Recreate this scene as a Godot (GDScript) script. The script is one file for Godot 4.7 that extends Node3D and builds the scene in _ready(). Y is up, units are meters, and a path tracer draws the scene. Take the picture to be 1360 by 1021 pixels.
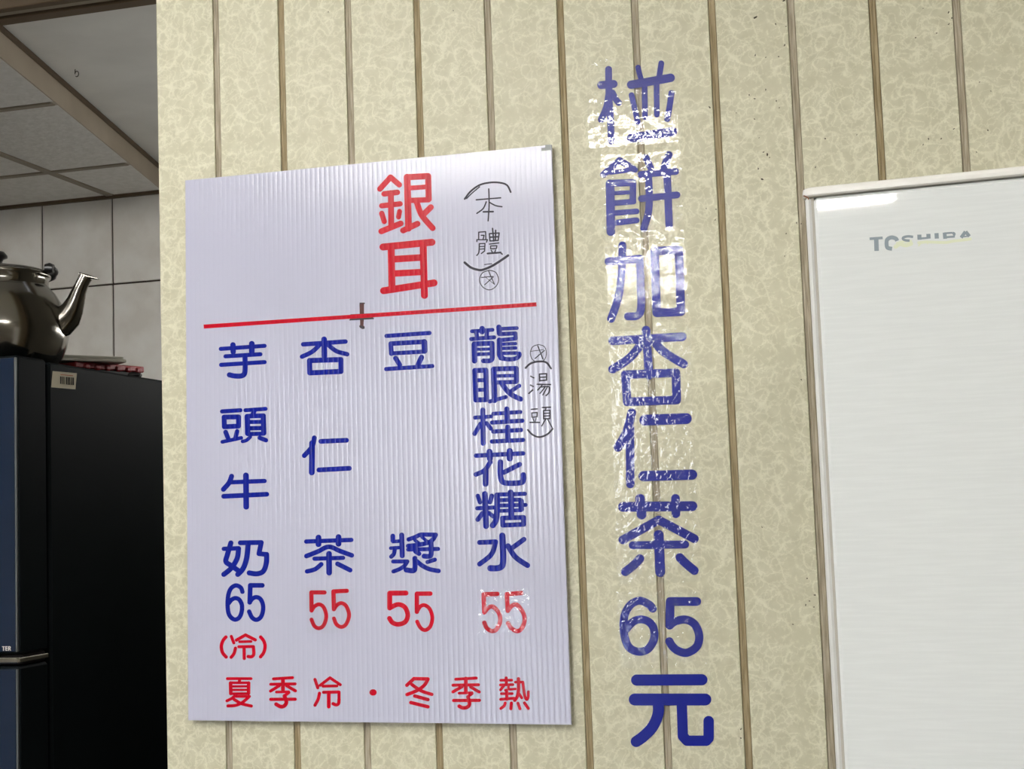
extends Node3D
# A shop wall of grooved cream panels with a price board, a strip of taped vinyl characters, a white
# refrigerator in front of the wall and a dim kitchen seen past the wall's end.
# World: the panelled wall's face is z = 0, y is up, the eye stands at (0, 1.5, EYE_Z).

const FOCAL := 1960.0
const EYE := Vector3(0, 1.5, 2.0713)
const PITCH := 0.111564        # distance between the grooves
const GROOVE0 := -1.029748     # x of the first groove
const WALL_END := -1.1335
const FLUTE := 0.0078

var view: Basis
var mats := {}

# ------------------------------------------------------------------ camera, light
func _ready():
	view = Basis(Vector3.UP, 0.2667447787) * Basis(Vector3.RIGHT, 0.0898125648) * Basis(Vector3.BACK, -0.0361676360)
	var cam := Camera3D.new()
	cam.name = "camera"
	cam.fov = rad_to_deg(2.0 * atan(510.5 / FOCAL))
	cam.near = 0.02
	cam.far = 200.0
	cam.transform = Transform3D(view, EYE)
	add_child(cam)
	cam.current = true
	var env := Environment.new()
	var sky := Sky.new()
	var sm := ProceduralSkyMaterial.new()
	sm.sky_top_color = Color(0.80, 0.85, 0.93)
	sm.sky_horizon_color = Color(0.95, 0.95, 0.95)
	sm.ground_horizon_color = Color(0.14, 0.14, 0.135)
	sm.ground_bottom_color = Color(0.1, 0.1, 0.1)
	sm.sky_energy_multiplier = 1.0
	sm.ground_energy_multiplier = 1.0
	sky.sky_material = sm
	env.background_mode = Environment.BG_SKY
	env.sky = sky
	env.background_energy_multiplier = 30.0
	env.tonemap_mode = Environment.TONE_MAPPER_LINEAR
	env.tonemap_exposure = 1.0
	env.sdfgi_enabled = true
	env.ssao_enabled = true
	env.ssil_enabled = true
	var we := WorldEnvironment.new()
	we.name = "environment"
	we.environment = env
	add_child(we)
	make_materials()
	lamps()
	build_wall_front()
	build_shop()
	build_kitchen()
	build_white_fridge()
	build_black_fridge()
	build_price_board()
	build_wall_lettering()
	build_kettle()
	build_fridge_top_things()

# the tubes of the shop's ceiling: the first throws the board's shadow and is mirrored on the board's
# top and on the tape, the second is mirrored in the refrigerator's door
func lamps():
	# place, light below the tube, glow of the tube
	lamp(Vector3(-1.35, 2.66, 1.4), 0.65, 59.0, "ceiling tube lamp closest to the panelled wall")
	lamp(Vector3(-1.20, 2.66, 2.45), 0.9, 78.0, "ceiling tube lamp mirrored along the top of the price board")
	lamp(Vector3(-0.96, 2.66, 4.85), 4.0, 80.0, "ceiling tube lamp mirrored in the white refrigerator door")
	lamp(Vector3(1.25, 2.66, 2.45), 2.0, 82.0, "ceiling tube lamp above and in front of the white refrigerator")
	lamp(Vector3(-2.75, 2.66, 0.9), 0.5, 52.0, "ceiling tube lamp in front of the kitchen opening")
	# the kitchen's own tube, on its right-hand wall behind the panelled wall
	lamp(Vector3(-1.04, 1.9, -1.2), 0.11, 11.5, "tube lamp on the kitchen side wall behind the panelled wall", true)

# ------------------------------------------------------------------ pixel to place
func ray(x: float, y: float) -> Vector3:
	return view * Vector3((x - 680.0) / FOCAL, -(y - 510.5) / FOCAL, -1.0)

func on(pl: Plane, x: float, y: float) -> Vector3:
	var d := ray(x, y)
	return EYE + d * ((pl.d - pl.normal.dot(EYE)) / pl.normal.dot(d))

func at_z(x, y, z) -> Vector3:
	return on(Plane(Vector3.BACK, z), x, y)

func at_y(x, y, h) -> Vector3:
	return on(Plane(Vector3.UP, h), x, y)

func at_x(x, y, v) -> Vector3:
	return on(Plane(Vector3.RIGHT, v), x, y)

# ------------------------------------------------------------------ helpers
func srgb(r, g, b) -> Color:
	return Color(r / 255.0, g / 255.0, b / 255.0)

func mat(called: String, c: Color, rough := 0.6, spec := 0.5, metal := 0.0) -> StandardMaterial3D:
	var m := StandardMaterial3D.new()
	m.resource_name = called
	m.albedo_color = c
	m.roughness = rough
	m.metallic_specular = spec
	m.metallic = metal
	mats[called] = m
	return m

func noise(kind, freq: float, sd: int, octaves := 3, fractal = FastNoiseLite.FRACTAL_FBM) -> FastNoiseLite:
	var n := FastNoiseLite.new()
	n.noise_type = kind
	n.frequency = freq
	n.seed = sd
	n.fractal_type = fractal
	n.fractal_octaves = octaves
	return n

func noise_tex(n: FastNoiseLite, size: int, stops = null, normal := false, bump := 4.0) -> NoiseTexture2D:
	var t := NoiseTexture2D.new()
	t.width = size
	t.height = size
	t.seamless = true
	t.noise = n
	if normal:
		t.as_normal_map = true
		t.bump_strength = bump
	if stops:
		var g := Gradient.new()
		var o := PackedFloat32Array()
		var c := PackedColorArray()
		for s in stops:
			o.append(s[0])
			c.append(s[1])
		g.offsets = o
		g.colors = c
		t.color_ramp = g
	return t

func world_tex(m: StandardMaterial3D, scale: float):
	m.uv1_triplanar = true
	m.uv1_world_triplanar = true
	m.uv1_scale = Vector3.ONE * scale
	m.uv1_triplanar_sharpness = 8.0

func make_materials():
	var w := mat("cream_panel", Color.WHITE, 0.42, 0.42)
	w.albedo_texture = vein_texture()
	world_tex(w, 2.6)
	mat("groove_brown", Color.WHITE, 0.6, 0.3)
	mats.groove_brown.albedo_texture = noise_tex(noise(FastNoiseLite.TYPE_SIMPLEX, 0.03, 5), 256, [[0.2, srgb(140, 124, 92)], [0.5, srgb(160, 144, 112)], [0.8, srgb(176, 160, 128)]])
	world_tex(mats.groove_brown, 3.0)
	mats.groove_brown.uv1_scale = Vector3(30, 1.6, 30)
	mat("groove_grey", Color.WHITE, 0.6, 0.3)
	mats.groove_grey.albedo_texture = noise_tex(noise(FastNoiseLite.TYPE_SIMPLEX, 0.03, 6), 256, [[0.2, srgb(154, 143, 122)], [0.5, srgb(174, 163, 142)], [0.8, srgb(190, 180, 160)]])
	world_tex(mats.groove_grey, 3.0)
	mats.groove_grey.uv1_scale = Vector3(30, 1.6, 30)
	mat("wall_core", srgb(120, 105, 80), 0.8, 0.3)
	mat("dirt", srgb(72, 66, 52), 0.9, 0.2)
	mat("board_plastic", srgb(200, 200, 220), 0.15, 0.5)
	mat("board_edge", srgb(210, 209, 214), 0.5, 0.4)
	for k in [["red_vinyl", srgb(196, 0, 32)], ["blue_vinyl", srgb(10, 28, 142)]]:
		var v := mat(k[0], k[1], 0.22, 0.35)
		v.normal_enabled = true
		v.normal_texture = flute_normal()
	mat("wall_vinyl", srgb(3, 20, 140), 0.25, 0.35)
	mat("marker_ink", srgb(66, 64, 74), 0.6, 0.3)
	mat("marker_smudge", srgb(92, 62, 62), 0.6, 0.3)
	mat("grey_tab", srgb(168, 172, 172), 0.5, 0.4)
	var dents := noise_tex(noise(FastNoiseLite.TYPE_SIMPLEX, 0.012, 21, 4), 512, null, true, 5.0)
	for k in [["clear_tape", 0.3, 9.0], ["clear_tape_flat", 0.13, 6.0]]:
		var tape := mat(k[0], Color(1, 1, 1, 0.01), 0.04, 0.5)
		tape.transparency = BaseMaterial3D.TRANSPARENCY_ALPHA
		tape.normal_enabled = true
		tape.normal_texture = dents
		tape.normal_scale = k[1]
		world_tex(tape, k[2])
	# the shop
	mat("ceiling_white", srgb(226, 225, 220), 0.9, 0.3)
	mat("plaster", srgb(128, 124, 114), 0.9, 0.3)
	var fl := mat("floor_tile", Color.WHITE, 0.35, 0.5)
	fl.albedo_texture = noise_tex(noise(FastNoiseLite.TYPE_SIMPLEX, 0.01, 31, 5), 512, [[0.2, srgb(92, 86, 78)], [0.8, srgb(112, 105, 95)]])
	world_tex(fl, 0.8)
	mat("street_concrete", srgb(188, 186, 180), 0.9, 0.3)
	mat("facade", srgb(196, 192, 184), 0.9, 0.3)
	mat("dark_glass", srgb(50, 58, 66), 0.1, 0.5)
	mat("lamp_housing", srgb(235, 235, 232), 0.5, 0.5)
	mat("lamp_cap", srgb(180, 180, 178), 0.4, 0.5, 0.6)
	# the kitchen
	var kt := mat("kitchen_tile", Color.WHITE, 0.3, 0.5)
	kt.albedo_texture = noise_tex(noise(FastNoiseLite.TYPE_SIMPLEX, 0.008, 41, 5), 512, [[0.15, srgb(218, 213, 205)], [0.5, srgb(226, 222, 215)], [0.85, srgb(231, 228, 222)]])
	world_tex(kt, 1.3)
	mat("grout", srgb(62, 54, 48), 0.9, 0.3)
	var kc := mat("ceiling_texture", Color.WHITE, 0.9, 0.3)
	kc.albedo_texture = noise_tex(noise(FastNoiseLite.TYPE_SIMPLEX, 0.02, 51, 4), 512, [[0.2, srgb(221, 219, 213)], [0.8, srgb(230, 228, 223)]])
	kc.heightmap_enabled = true
	kc.heightmap_texture = noise_tex(noise(FastNoiseLite.TYPE_CELLULAR, 0.045, 52, 2), 512)
	kc.heightmap_scale = 0.15
	world_tex(kc, 2.2)
	var ks := mat("ceiling_smooth", Color.WHITE, 0.7, 0.4)
	ks.albedo_texture = noise_tex(noise(FastNoiseLite.TYPE_SIMPLEX, 0.006, 53, 5), 512, [[0.2, srgb(222, 221, 216)], [0.8, srgb(230, 229, 224)]])
	world_tex(ks, 1.0)
	var fa := mat("fascia_tan", Color.WHITE, 0.6, 0.4)
	fa.albedo_texture = noise_tex(noise(FastNoiseLite.TYPE_SIMPLEX, 0.02, 54, 4), 256, [[0.2, srgb(176, 164, 146)], [0.8, srgb(188, 176, 158)]])
	world_tex(fa, 0.7)
	mat("trim_brown", srgb(96, 80, 62), 0.6, 0.4)
	mat("trim_grey", srgb(150, 140, 124), 0.6, 0.4)
	mat("soot", srgb(48, 42, 36), 0.9, 0.2)
	mat("hook_metal", srgb(70, 66, 62), 0.4, 0.5, 0.7)
	# things
	mat("fridge_side", srgb(14, 19, 21), 0.55, 0.18)
	mat("fridge_glass", srgb(26, 38, 58), 0.06, 0.6)
	mat("fridge_line", srgb(120, 124, 126), 0.3, 0.5, 0.6)
	mat("chrome", srgb(214, 210, 200), 0.18, 0.5, 1.0)
	mat("label_paper", srgb(206, 198, 176), 0.7, 0.3)
	mat("label_ink", srgb(38, 38, 38), 0.8, 0.3)
	mat("label_red", srgb(190, 120, 100), 0.8, 0.3)
	mat("white_letter", srgb(215, 212, 205), 0.5, 0.4)
	mat("steel", srgb(150, 146, 138), 0.16, 0.5, 1.0)
	mat("kettle_black", srgb(22, 22, 22), 0.3, 0.5)
	var gl := mat("clear_plastic", Color(0.86, 0.88, 0.84, 0.45), 0.15, 0.5)
	gl.transparency = BaseMaterial3D.TRANSPARENCY_ALPHA
	mat("tray_plastic", srgb(204, 201, 188), 0.35, 0.5)
	mat("red_plastic", srgb(150, 28, 34), 0.4, 0.5)
	mat("dark_plastic", srgb(30, 26, 26), 0.5, 0.4)
	var ef := mat("white_enamel", Color.WHITE, 0.025, 0.5)
	var ln := noise(FastNoiseLite.TYPE_SIMPLEX, 0.03, 61, 4)
	ef.albedo_texture = noise_tex(ln, 512, [[0.2, srgb(230, 233, 231)], [0.8, srgb(234, 237, 235)]])
	world_tex(ef, 1.0)
	ef.uv1_scale = Vector3(0.7, 14, 0.7)
	mat("fridge_cap", srgb(244, 241, 234), 0.25, 0.5)
	mat("fridge_trim", srgb(228, 228, 224), 0.3, 0.5)
	mat("fridge_gap", srgb(186, 182, 172), 0.7, 0.3)
	mat("rust", srgb(120, 66, 34), 0.9, 0.2)
	mat("grey_print", srgb(140, 152, 158), 0.4, 0.4)
	mat("glue_residue", srgb(226, 230, 204), 0.5, 0.4)

# printed marbling of the panels: thin pale threads over soft blotches
func vein_texture() -> ImageTexture:
	var size := 1024
	var layers := []
	for k in [[0.010, 11, 40.0, 0.016], [0.019, 12, 26.0, 0.03], [0.013, 13, 60.0, 0.012]]:
		var v := noise(FastNoiseLite.TYPE_SIMPLEX_SMOOTH, k[0], k[1], 1, FastNoiseLite.FRACTAL_RIDGED)
		v.domain_warp_enabled = true
		v.domain_warp_amplitude = k[2]
		v.domain_warp_frequency = k[3]
		v.domain_warp_fractal_octaves = 3
		layers.append(v.get_seamless_image(size, size).get_data())
	var blot: PackedByteArray = noise(FastNoiseLite.TYPE_SIMPLEX, 0.012, 14, 4).get_seamless_image(size, size).get_data()
	var dark := Vector3(200, 195, 166)
	var pale := Vector3(232, 228, 203)
	var out := PackedByteArray()
	out.resize(size * size * 3)
	for i in size * size:
		var t: float = maxf(maxf(layers[0][i], layers[1][i] * 0.97), layers[2][i] * 0.98) / 255.0
		t = smoothstep(0.80, 1.0, t) * 0.62 + (blot[i] / 255.0 - 0.5) * 0.5 + 0.28
		var c := dark.lerp(pale, clampf(t, 0.0, 1.0))
		out[i * 3] = int(c.x)
		out[i * 3 + 1] = int(c.y)
		out[i * 3 + 2] = int(c.z)
	return ImageTexture.create_from_image(Image.create_from_data(size, size, false, Image.FORMAT_RGB8, out))

# ridges of the corrugated board, as a normal map across one flute
func flute_normal() -> ImageTexture:
	if mats.has("_flute"):
		return mats._flute
	var im := Image.create(64, 4, false, Image.FORMAT_RGB8)
	for x in 64:
		var s := flute_slope((x + 0.5) / 64.0)
		var n := Vector3(-s, 0, 1).normalized()
		for y in 4:
			im.set_pixel(x, y, Color(n.x * 0.5 + 0.5, 0.5, n.z * 0.5 + 0.5))
	mats._flute = ImageTexture.create_from_image(im)
	return mats._flute

const FLUTE_RISE := 0.00022
func flute_height(u: float) -> float:
	return FLUTE_RISE * sqrt(absf(sin(PI * u)))

func flute_slope(u: float) -> float:
	return (flute_height(u + 0.02) - flute_height(u - 0.02)) / (0.04 * FLUTE)

func put(o: Node3D, called: String, parent: Node = self) -> Node3D:
	o.name = called
	parent.add_child(o, true)
	return o

func thing(called: String, label: String, category: String, at := Vector3.ZERO, turn := 0.0, group := "") -> Node3D:
	var o := Node3D.new()
	o.position = at
	o.rotation.y = turn
	put(o, called)
	tag(o, label, category, group)
	return o

func tag(o: Node, label: String, category := "", group := "") -> Node:
	o.set_meta("label", label)
	if category:
		o.set_meta("category", category)
	if group:
		o.set_meta("group", group)
	return o

func piece(st: SurfaceTool, called: String, m: Material, parent: Node = self) -> MeshInstance3D:
	var o := MeshInstance3D.new()
	o.mesh = st.commit()
	o.material_override = null
	o.mesh.surface_set_material(0, m)
	put(o, called, parent)
	return o

func structure(st: SurfaceTool, called: String, m: Material) -> MeshInstance3D:
	var o := piece(st, called, m)
	o.set_meta("kind", "structure")
	return o

func start() -> SurfaceTool:
	var st := SurfaceTool.new()
	st.begin(Mesh.PRIMITIVE_TRIANGLES)
	return st

# one triangle that faces n
func tri(st: SurfaceTool, a: Vector3, b: Vector3, c: Vector3, n: Vector3):
	var f := (b - a).cross(c - a)
	var v := [a, b, c] if f.dot(n) < 0 else [a, c, b]
	for p in v:
		st.set_normal(n)
		st.set_uv(Vector2(p.x, -p.y))
		st.add_vertex(p)

func quad(st: SurfaceTool, a: Vector3, b: Vector3, c: Vector3, d: Vector3, out: Vector3):
	var n := (c - a).cross(d - b).normalized()
	if n.dot(out) < 0:
		n = -n
	tri(st, a, b, c, n)
	tri(st, a, c, d, n)

# a box between two corners with chamfered edges
func box(st: SurfaceTool, lo: Vector3, hi: Vector3, e := 0.001):
	var c := (lo + hi) * 0.5
	var h := (hi - lo) * 0.5
	e = minf(e, minf(h.x, minf(h.y, h.z)) * 0.9)
	var ax := [Vector3.RIGHT, Vector3.UP, Vector3.BACK]
	for i in 3:
		var u: Vector3 = ax[(i + 1) % 3]
		var v: Vector3 = ax[(i + 2) % 3]
		var hu: float = h.dot(u) - e
		var hv: float = h.dot(v) - e
		for s in [-1.0, 1.0]:
			var n: Vector3 = ax[i] * s
			var o: Vector3 = c + n * h.dot(ax[i])
			quad(st, o - u * hu - v * hv, o + u * hu - v * hv, o + u * hu + v * hv, o - u * hu + v * hv, n)
			# the chamfers between this face and the face along u
			for s2 in [-1.0, 1.0]:
				var m: Vector3 = u * s2
				var p1: Vector3 = c + n * h.dot(ax[i]) + m * hu
				var p2: Vector3 = c + n * (h.dot(ax[i]) - e) + m * h.dot(u)
				quad(st, p1 - v * hv, p1 + v * hv, p2 + v * hv, p2 - v * hv, n + m)
	for sx in [-1.0, 1.0]:
		for sy in [-1.0, 1.0]:
			for sz in [-1.0, 1.0]:
				var s := Vector3(sx, sy, sz)
				tri(st, c + s * Vector3(h.x, h.y - e, h.z - e), c + s * Vector3(h.x - e, h.y, h.z - e), c + s * Vector3(h.x - e, h.y - e, h.z), s.normalized())

func box_piece(lo: Vector3, hi: Vector3, called: String, m: Material, parent: Node = self, e := 0.001) -> MeshInstance3D:
	var st := start()
	box(st, lo, hi, e)
	return piece(st, called, m, parent)

func box_structure(lo: Vector3, hi: Vector3, called: String, m: Material) -> MeshInstance3D:
	var o := box_piece(lo, hi, called, m, self, 0.002)
	o.set_meta("kind", "structure")
	return o

# a solid with the outline poly (in world places) pushed back along -n by thick
func slab(st: SurfaceTool, poly: Array, flat: PackedVector2Array, n: Vector3, thick: float, u0 := 0.0):
	var idx := Geometry2D.triangulate_polygon(flat)
	for i in range(0, idx.size(), 3):
		var t := [poly[idx[i]], poly[idx[i + 1]], poly[idx[i + 2]]]
		if (t[1] - t[0]).cross(t[2] - t[0]).dot(n) > 0:
			t = [t[0], t[2], t[1]]
		for p in t:
			st.set_normal(n)
			st.set_uv(Vector2((p.x - u0) / FLUTE, -p.y / FLUTE))
			st.add_vertex(p)
	var mid := Vector3.ZERO
	for p in poly:
		mid += p / poly.size()
	var cw := Geometry2D.is_polygon_clockwise(flat)
	for i in poly.size():
		var a: Vector3 = poly[i]
		var b: Vector3 = poly[(i + 1) % poly.size()]
		if a.distance_squared_to(b) < 1e-14:
			continue
		var side := (b - a).cross(n).normalized()
		if cw:
			side = -side
		quad(st, a, b, b - n * thick, a - n * thick, side)

func smoothed(p: PackedVector2Array, steps := 6) -> PackedVector2Array:
	var r := PackedVector2Array()
	for i in p.size() - 1:
		var a := p[maxi(i - 1, 0)]
		var d := p[mini(i + 2, p.size() - 1)]
		for k in steps:
			r.append(p[i].cubic_interpolate(p[i + 1], a, d, float(k) / steps))
	r.append(p[p.size() - 1])
	return r

func outlines(p: PackedVector2Array, w: float, butt: bool) -> Array:
	var r := Geometry2D.offset_polyline(p, w, Geometry2D.JOIN_ROUND, Geometry2D.END_BUTT if butt else Geometry2D.END_ROUND)
	var good := []
	var hole := false
	for q in r:
		if Geometry2D.is_polygon_clockwise(q):
			hole = true
		else:
			good.append(q)
	if hole and p.size() > 3:
		var h := p.size() / 2
		return outlines(p.slice(0, h + 1), w, butt) + outlines(p.slice(h), w, butt)
	return good

# strokes of the photograph's writing laid on the plane pl: [width, x, y, x, y ...] in a crop that
# starts at (x0, y0) and is enlarged s times; a negative width means a curve
func writing(list: Array, called: String, m: Material, parent: Node, pl: Plane, x0: float, y0: float, s: float, thick := 0.0003, butt := false, u0 := 0.0) -> MeshInstance3D:
	var st := start()
	var layer := 0
	for k in list:
		var p := PackedVector2Array()
		for i in range(1, k.size(), 2):
			p.append(Vector2(k[i], k[i + 1]))
		if k[0] < 0:
			p = smoothed(p)
		for q in outlines(p, absf(k[0]) * 0.5, butt):
			var world := []
			var up := thick + layer * 0.000015
			for v in q:
				world.append(on(Plane(pl.normal, pl.d + up), x0 + v.x / s, y0 + v.y / s))
			# photograph pixels run downwards, so the outline turns the other way in the world
			var flat := PackedVector2Array()
			for v in q:
				flat.append(Vector2(v.x, -v.y))
			slab(st, world, flat, pl.normal, up, u0)
			layer += 1
	return piece(st, called, m, parent)

# a closed tube along a path with a radius at each point
func tube(st: SurfaceTool, path: Array, radii: Array, sides := 12):
	var rings := []
	var nrm := []
	var side := Vector3.ZERO
	for i in path.size():
		var t: Vector3 = (path[mini(i + 1, path.size() - 1)] - path[maxi(i - 1, 0)]).normalized()
		if side == Vector3.ZERO:
			side = t.cross(Vector3.UP if absf(t.y) < 0.9 else Vector3.RIGHT).normalized()
		side = (side - t * side.dot(t)).normalized()
		var o := t.cross(side)
		var ring := []
		var rn := []
		for k in sides:
			var d := side * cos(TAU * k / sides) + o * sin(TAU * k / sides)
			rn.append(d)
			ring.append(path[i] + d * float(radii[i]))
		rings.append(ring)
		nrm.append(rn)
	for i in path.size() - 1:
		for k in sides:
			var l := (k + 1) % sides
			smooth_quad(st, [rings[i][k], rings[i][l], rings[i + 1][l], rings[i + 1][k]], [nrm[i][k], nrm[i][l], nrm[i + 1][l], nrm[i + 1][k]])
	for e in [0, path.size() - 1]:
		var out: Vector3 = (path[e] - path[1 if e == 0 else e - 1]).normalized()
		for k in sides:
			tri(st, path[e], rings[e][k], rings[e][(k + 1) % sides], out)

func smooth_quad(st: SurfaceTool, v: Array, n: Array):
	for t in [[0, 1, 2], [0, 2, 3]]:
		var f: Vector3 = (v[t[1]] - v[t[0]]).cross(v[t[2]] - v[t[0]])
		var o: Array = t if f.dot(n[t[0]] + n[t[1]] + n[t[2]]) < 0 else [t[0], t[2], t[1]]
		for i in o:
			st.set_normal(n[i])
			st.set_uv(Vector2(v[i].x, -v[i].y))
			st.add_vertex(v[i])

# a turned shape: profile of [radius, height], round the y axis
func lathe(st: SurfaceTool, prof: Array, sides := 48):
	var nr := []
	for i in prof.size():
		var a: Array = prof[maxi(i - 1, 0)]
		var b: Array = prof[mini(i + 1, prof.size() - 1)]
		nr.append(Vector2(b[1] - a[1], -(b[0] - a[0])).normalized())
	for i in prof.size() - 1:
		for k in sides:
			var v := []
			var n := []
			for c in [[i, k], [i, k + 1], [i + 1, k + 1], [i + 1, k]]:
				var t: float = TAU * c[1] / sides
				var q: Array = prof[c[0]]
				v.append(Vector3(cos(t) * q[0], q[1], sin(t) * q[0]))
				n.append(Vector3(cos(t) * nr[c[0]].x, nr[c[0]].y, sin(t) * nr[c[0]].x))
			smooth_quad(st, v, n)

func lamp(at: Vector3, energy: float, glow: float, label: String, on_wall := false):
	var dy := -0.14
	var t := thing("tube_lamp", label, "lamp", Vector3(at.x, at.y - dy, at.z), 0.0, "" if on_wall else "tube lamps on the shop ceiling")
	if on_wall:
		t.basis = Basis(Vector3.BACK, -PI * 0.5) * Basis(Vector3.UP, PI * 0.5)
		t.position = Vector3(-1.002, at.y, at.z)
	box_piece(Vector3(-0.62, dy + 0.035, -0.045), Vector3(0.62, 0.0, 0.045), "housing", mats.lamp_housing, t, 0.006)
	for s in [-1, 1]:
		box_piece(Vector3(s * 0.605 - 0.014, dy - 0.016, -0.015), Vector3(s * 0.605 + 0.014, dy + 0.036, 0.015), "lamp_holder", mats.lamp_cap, t, 0.003)
	var st := start()
	tube(st, [Vector3(-0.592, dy, 0), Vector3(0.592, dy, 0)], [0.0155, 0.0155], 16)
	var g := mat("lamp_tube", srgb(250, 250, 250), 0.5, 0.5)
	g.emission_enabled = true
	g.emission = Color(1.0, 0.992, 0.975)
	g.emission_energy_multiplier = glow
	piece(st, "tube", g, t)
	var l := AreaLight3D.new()
	l.area_size = Vector2(1.18, 0.026)
	l.light_energy = energy
	l.light_color = Color(1.0, 0.992, 0.975)
	l.shadow_enabled = true
	l.position = Vector3(0, dy - 0.016, 0)
	l.rotation_degrees.x = -90
	put(l, "lamp_light", t)

# ------------------------------------------------------------------ the panelled wall
func build_wall_front():
	var wall := box_structure(Vector3(WALL_END + 0.002, 0, -0.1), Vector3(2.4, 2.8, -0.0095), "wall_front", mats.wall_core)
	var half := 0.0052
	var edges := [WALL_END - half]
	var i := 0
	while GROOVE0 + i * PITCH < 2.4:
		edges.append(GROOVE0 + i * PITCH)
		i += 1
	edges.append(2.4 + half)
	for k in edges.size() - 1:
		var st := start()
		var a: float = edges[k] + half
		var b: float = edges[k + 1] - half
		panel(st, a, b)
		piece(st, "panel", mats.cream_panel, wall)
	for k in range(1, edges.size() - 1):
		var st := start()
		var g: float = edges[k]
		box(st, Vector3(g - 0.0046, 0, -0.0094), Vector3(g - 0.0006, 2.8, -0.0022), 0.0006)
		box(st, Vector3(g - 0.0008, 0, -0.0094), Vector3(g + 0.0048, 2.8, -0.0016), 0.0008)
		piece(st, "groove_batten", mats.groove_grey if k % 2 == 1 else mats.groove_brown, wall)
	# fly specks and dirt on the panels
	var spots := [[1003, 23, 2.6], [1041, 0.8, 2], [1030, 32, 1.4], [1044, 35, 1.3], [1017, 76, 1.2], [1003, 73, 1.5], [1042, 60, 1.6], [1034, 75, 1.4], [1017, 119, 1.3], [995, 126, 1.5], [1002, 131, 1.4], [1031, 134, 1.5], [1035, 143, 1.3], [978, 150, 1.0], [1002, 158, 1.3], [1019, 205, 2.4], [1014, 202, 1.4], [1022, 209, 1.3], [1007, 224, 1.6], [1012, 238, 2.0], [1008, 183, 1.1], [943, 143, 1.8], [1096, 184, 1.6], [1083, 222, 1.4], [1138, 179, 1.2], [1260, 16, 1.8], [1264, 24, 1.5], [1260, 32, 1.2], [1216, 50, 1.5], [1244, 44, 1.3], [1226, 11, 1.1], [1233, 184, 1.6], [1250, 184, 1.4], [1267, 171, 1.4], [1226, 192, 1.2], [1297, 202, 1.3], [1312, 173, 1.6], [1301, 109, 1.2], [1316, 121, 1.1], [436, 16, 1.3], [253, 241, 1.4], [1073, 262, 1.0], [1072, 768, 1.6], [1082, 790, 1.8], [1070, 803, 1.4], [1081, 806, 1.5], [1053, 829, 1.5], [1075, 798, 1.3], [984, 968, 1.6], [984, 980, 1.6], [942, 142, 1.4], [951, 278, 1.4], [938, 277, 1.2], [950, 292, 1.2], [1064, 504, 1.4], [1044, 310, 1.4], [1042, 340, 1.2], [1058, 296, 1.2], [602, 14, 1.1], [1064, 297, 1.4], [1012, 700, 1.2]]
	var rng := RandomNumberGenerator.new()
	rng.seed = 5
	var dst := start()
	for s in spots:
		var c := at_z(s[0], s[1], 0.00012)
		var r: float = s[2] * 0.00075
		var turn := rng.randf() * TAU
		var long := rng.randf_range(1.0, 1.9)
		var pts := []
		for k in 7:
			var q := Vector2(cos(TAU * k / 7) * long, sin(TAU * k / 7) * 0.8) * r * rng.randf_range(0.6, 1.15)
			q = q.rotated(turn)
			pts.append(c + Vector3(q.x, q.y, 0))
		for k in 7:
			tri(dst, c + Vector3(0, 0, 0.0001), pts[k], pts[(k + 1) % 7], Vector3.BACK)
	var d := piece(dst, "dirt_specks", mats.dirt, wall)
	d.set_meta("kind", "stuff")

func panel(st: SurfaceTool, a: float, b: float):
	var e := 0.0009
	var z := -0.0090
	var p := [Vector2(a, z), Vector2(a, -e), Vector2(a + e * 0.4, -e * 0.35), Vector2(a + e, 0), Vector2(b - e, 0), Vector2(b - e * 0.4, -e * 0.35), Vector2(b, -e), Vector2(b, z)]
	var c := Vector2((a + b) * 0.5, -0.02)
	for i in p.size() - 1:
		var m: Vector2 = (p[i] + p[i + 1]) * 0.5 - c
		quad(st, Vector3(p[i].x, 0, p[i].y), Vector3(p[i + 1].x, 0, p[i + 1].y), Vector3(p[i + 1].x, 2.8, p[i + 1].y), Vector3(p[i].x, 2.8, p[i].y), Vector3(m.x, 0, m.y))

# ------------------------------------------------------------------ the shop behind the camera
func build_shop():
	box_structure(Vector3(-4.2, -0.1, -2.2), Vector3(2.5, 0, 7.2), "floor", mats.floor_tile)
	box_structure(Vector3(-4.2, 2.8, -0.58), Vector3(2.5, 2.9, 7.2), "ceiling", mats.ceiling_white)
	box_structure(Vector3(2.4, 0, -0.1), Vector3(2.5, 2.8, 7.2), "wall_right", mats.plaster)
	box_structure(Vector3(-4.2, 0, -2.2), Vector3(-4.1, 2.8, 7.2), "wall_left", mats.plaster)
	# the street side: piers and a lintel round a wide opening
	box_structure(Vector3(-4.1, 0, 7.0), Vector3(-2.6, 2.8, 7.2), "wall_back", mats.plaster)
	box_structure(Vector3(-2.05, 0, 7.0), Vector3(2.4, 2.8, 7.2), "wall_street_pier", mats.plaster)
	box_structure(Vector3(-2.6, 2.6, 7.0), Vector3(-2.05, 2.8, 7.2), "wall_street_lintel", mats.plaster)
	box_structure(Vector3(-30, -0.2, 7.2), Vector3(30, -0.05, 17), "street_ground", mats.street_concrete)

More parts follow.
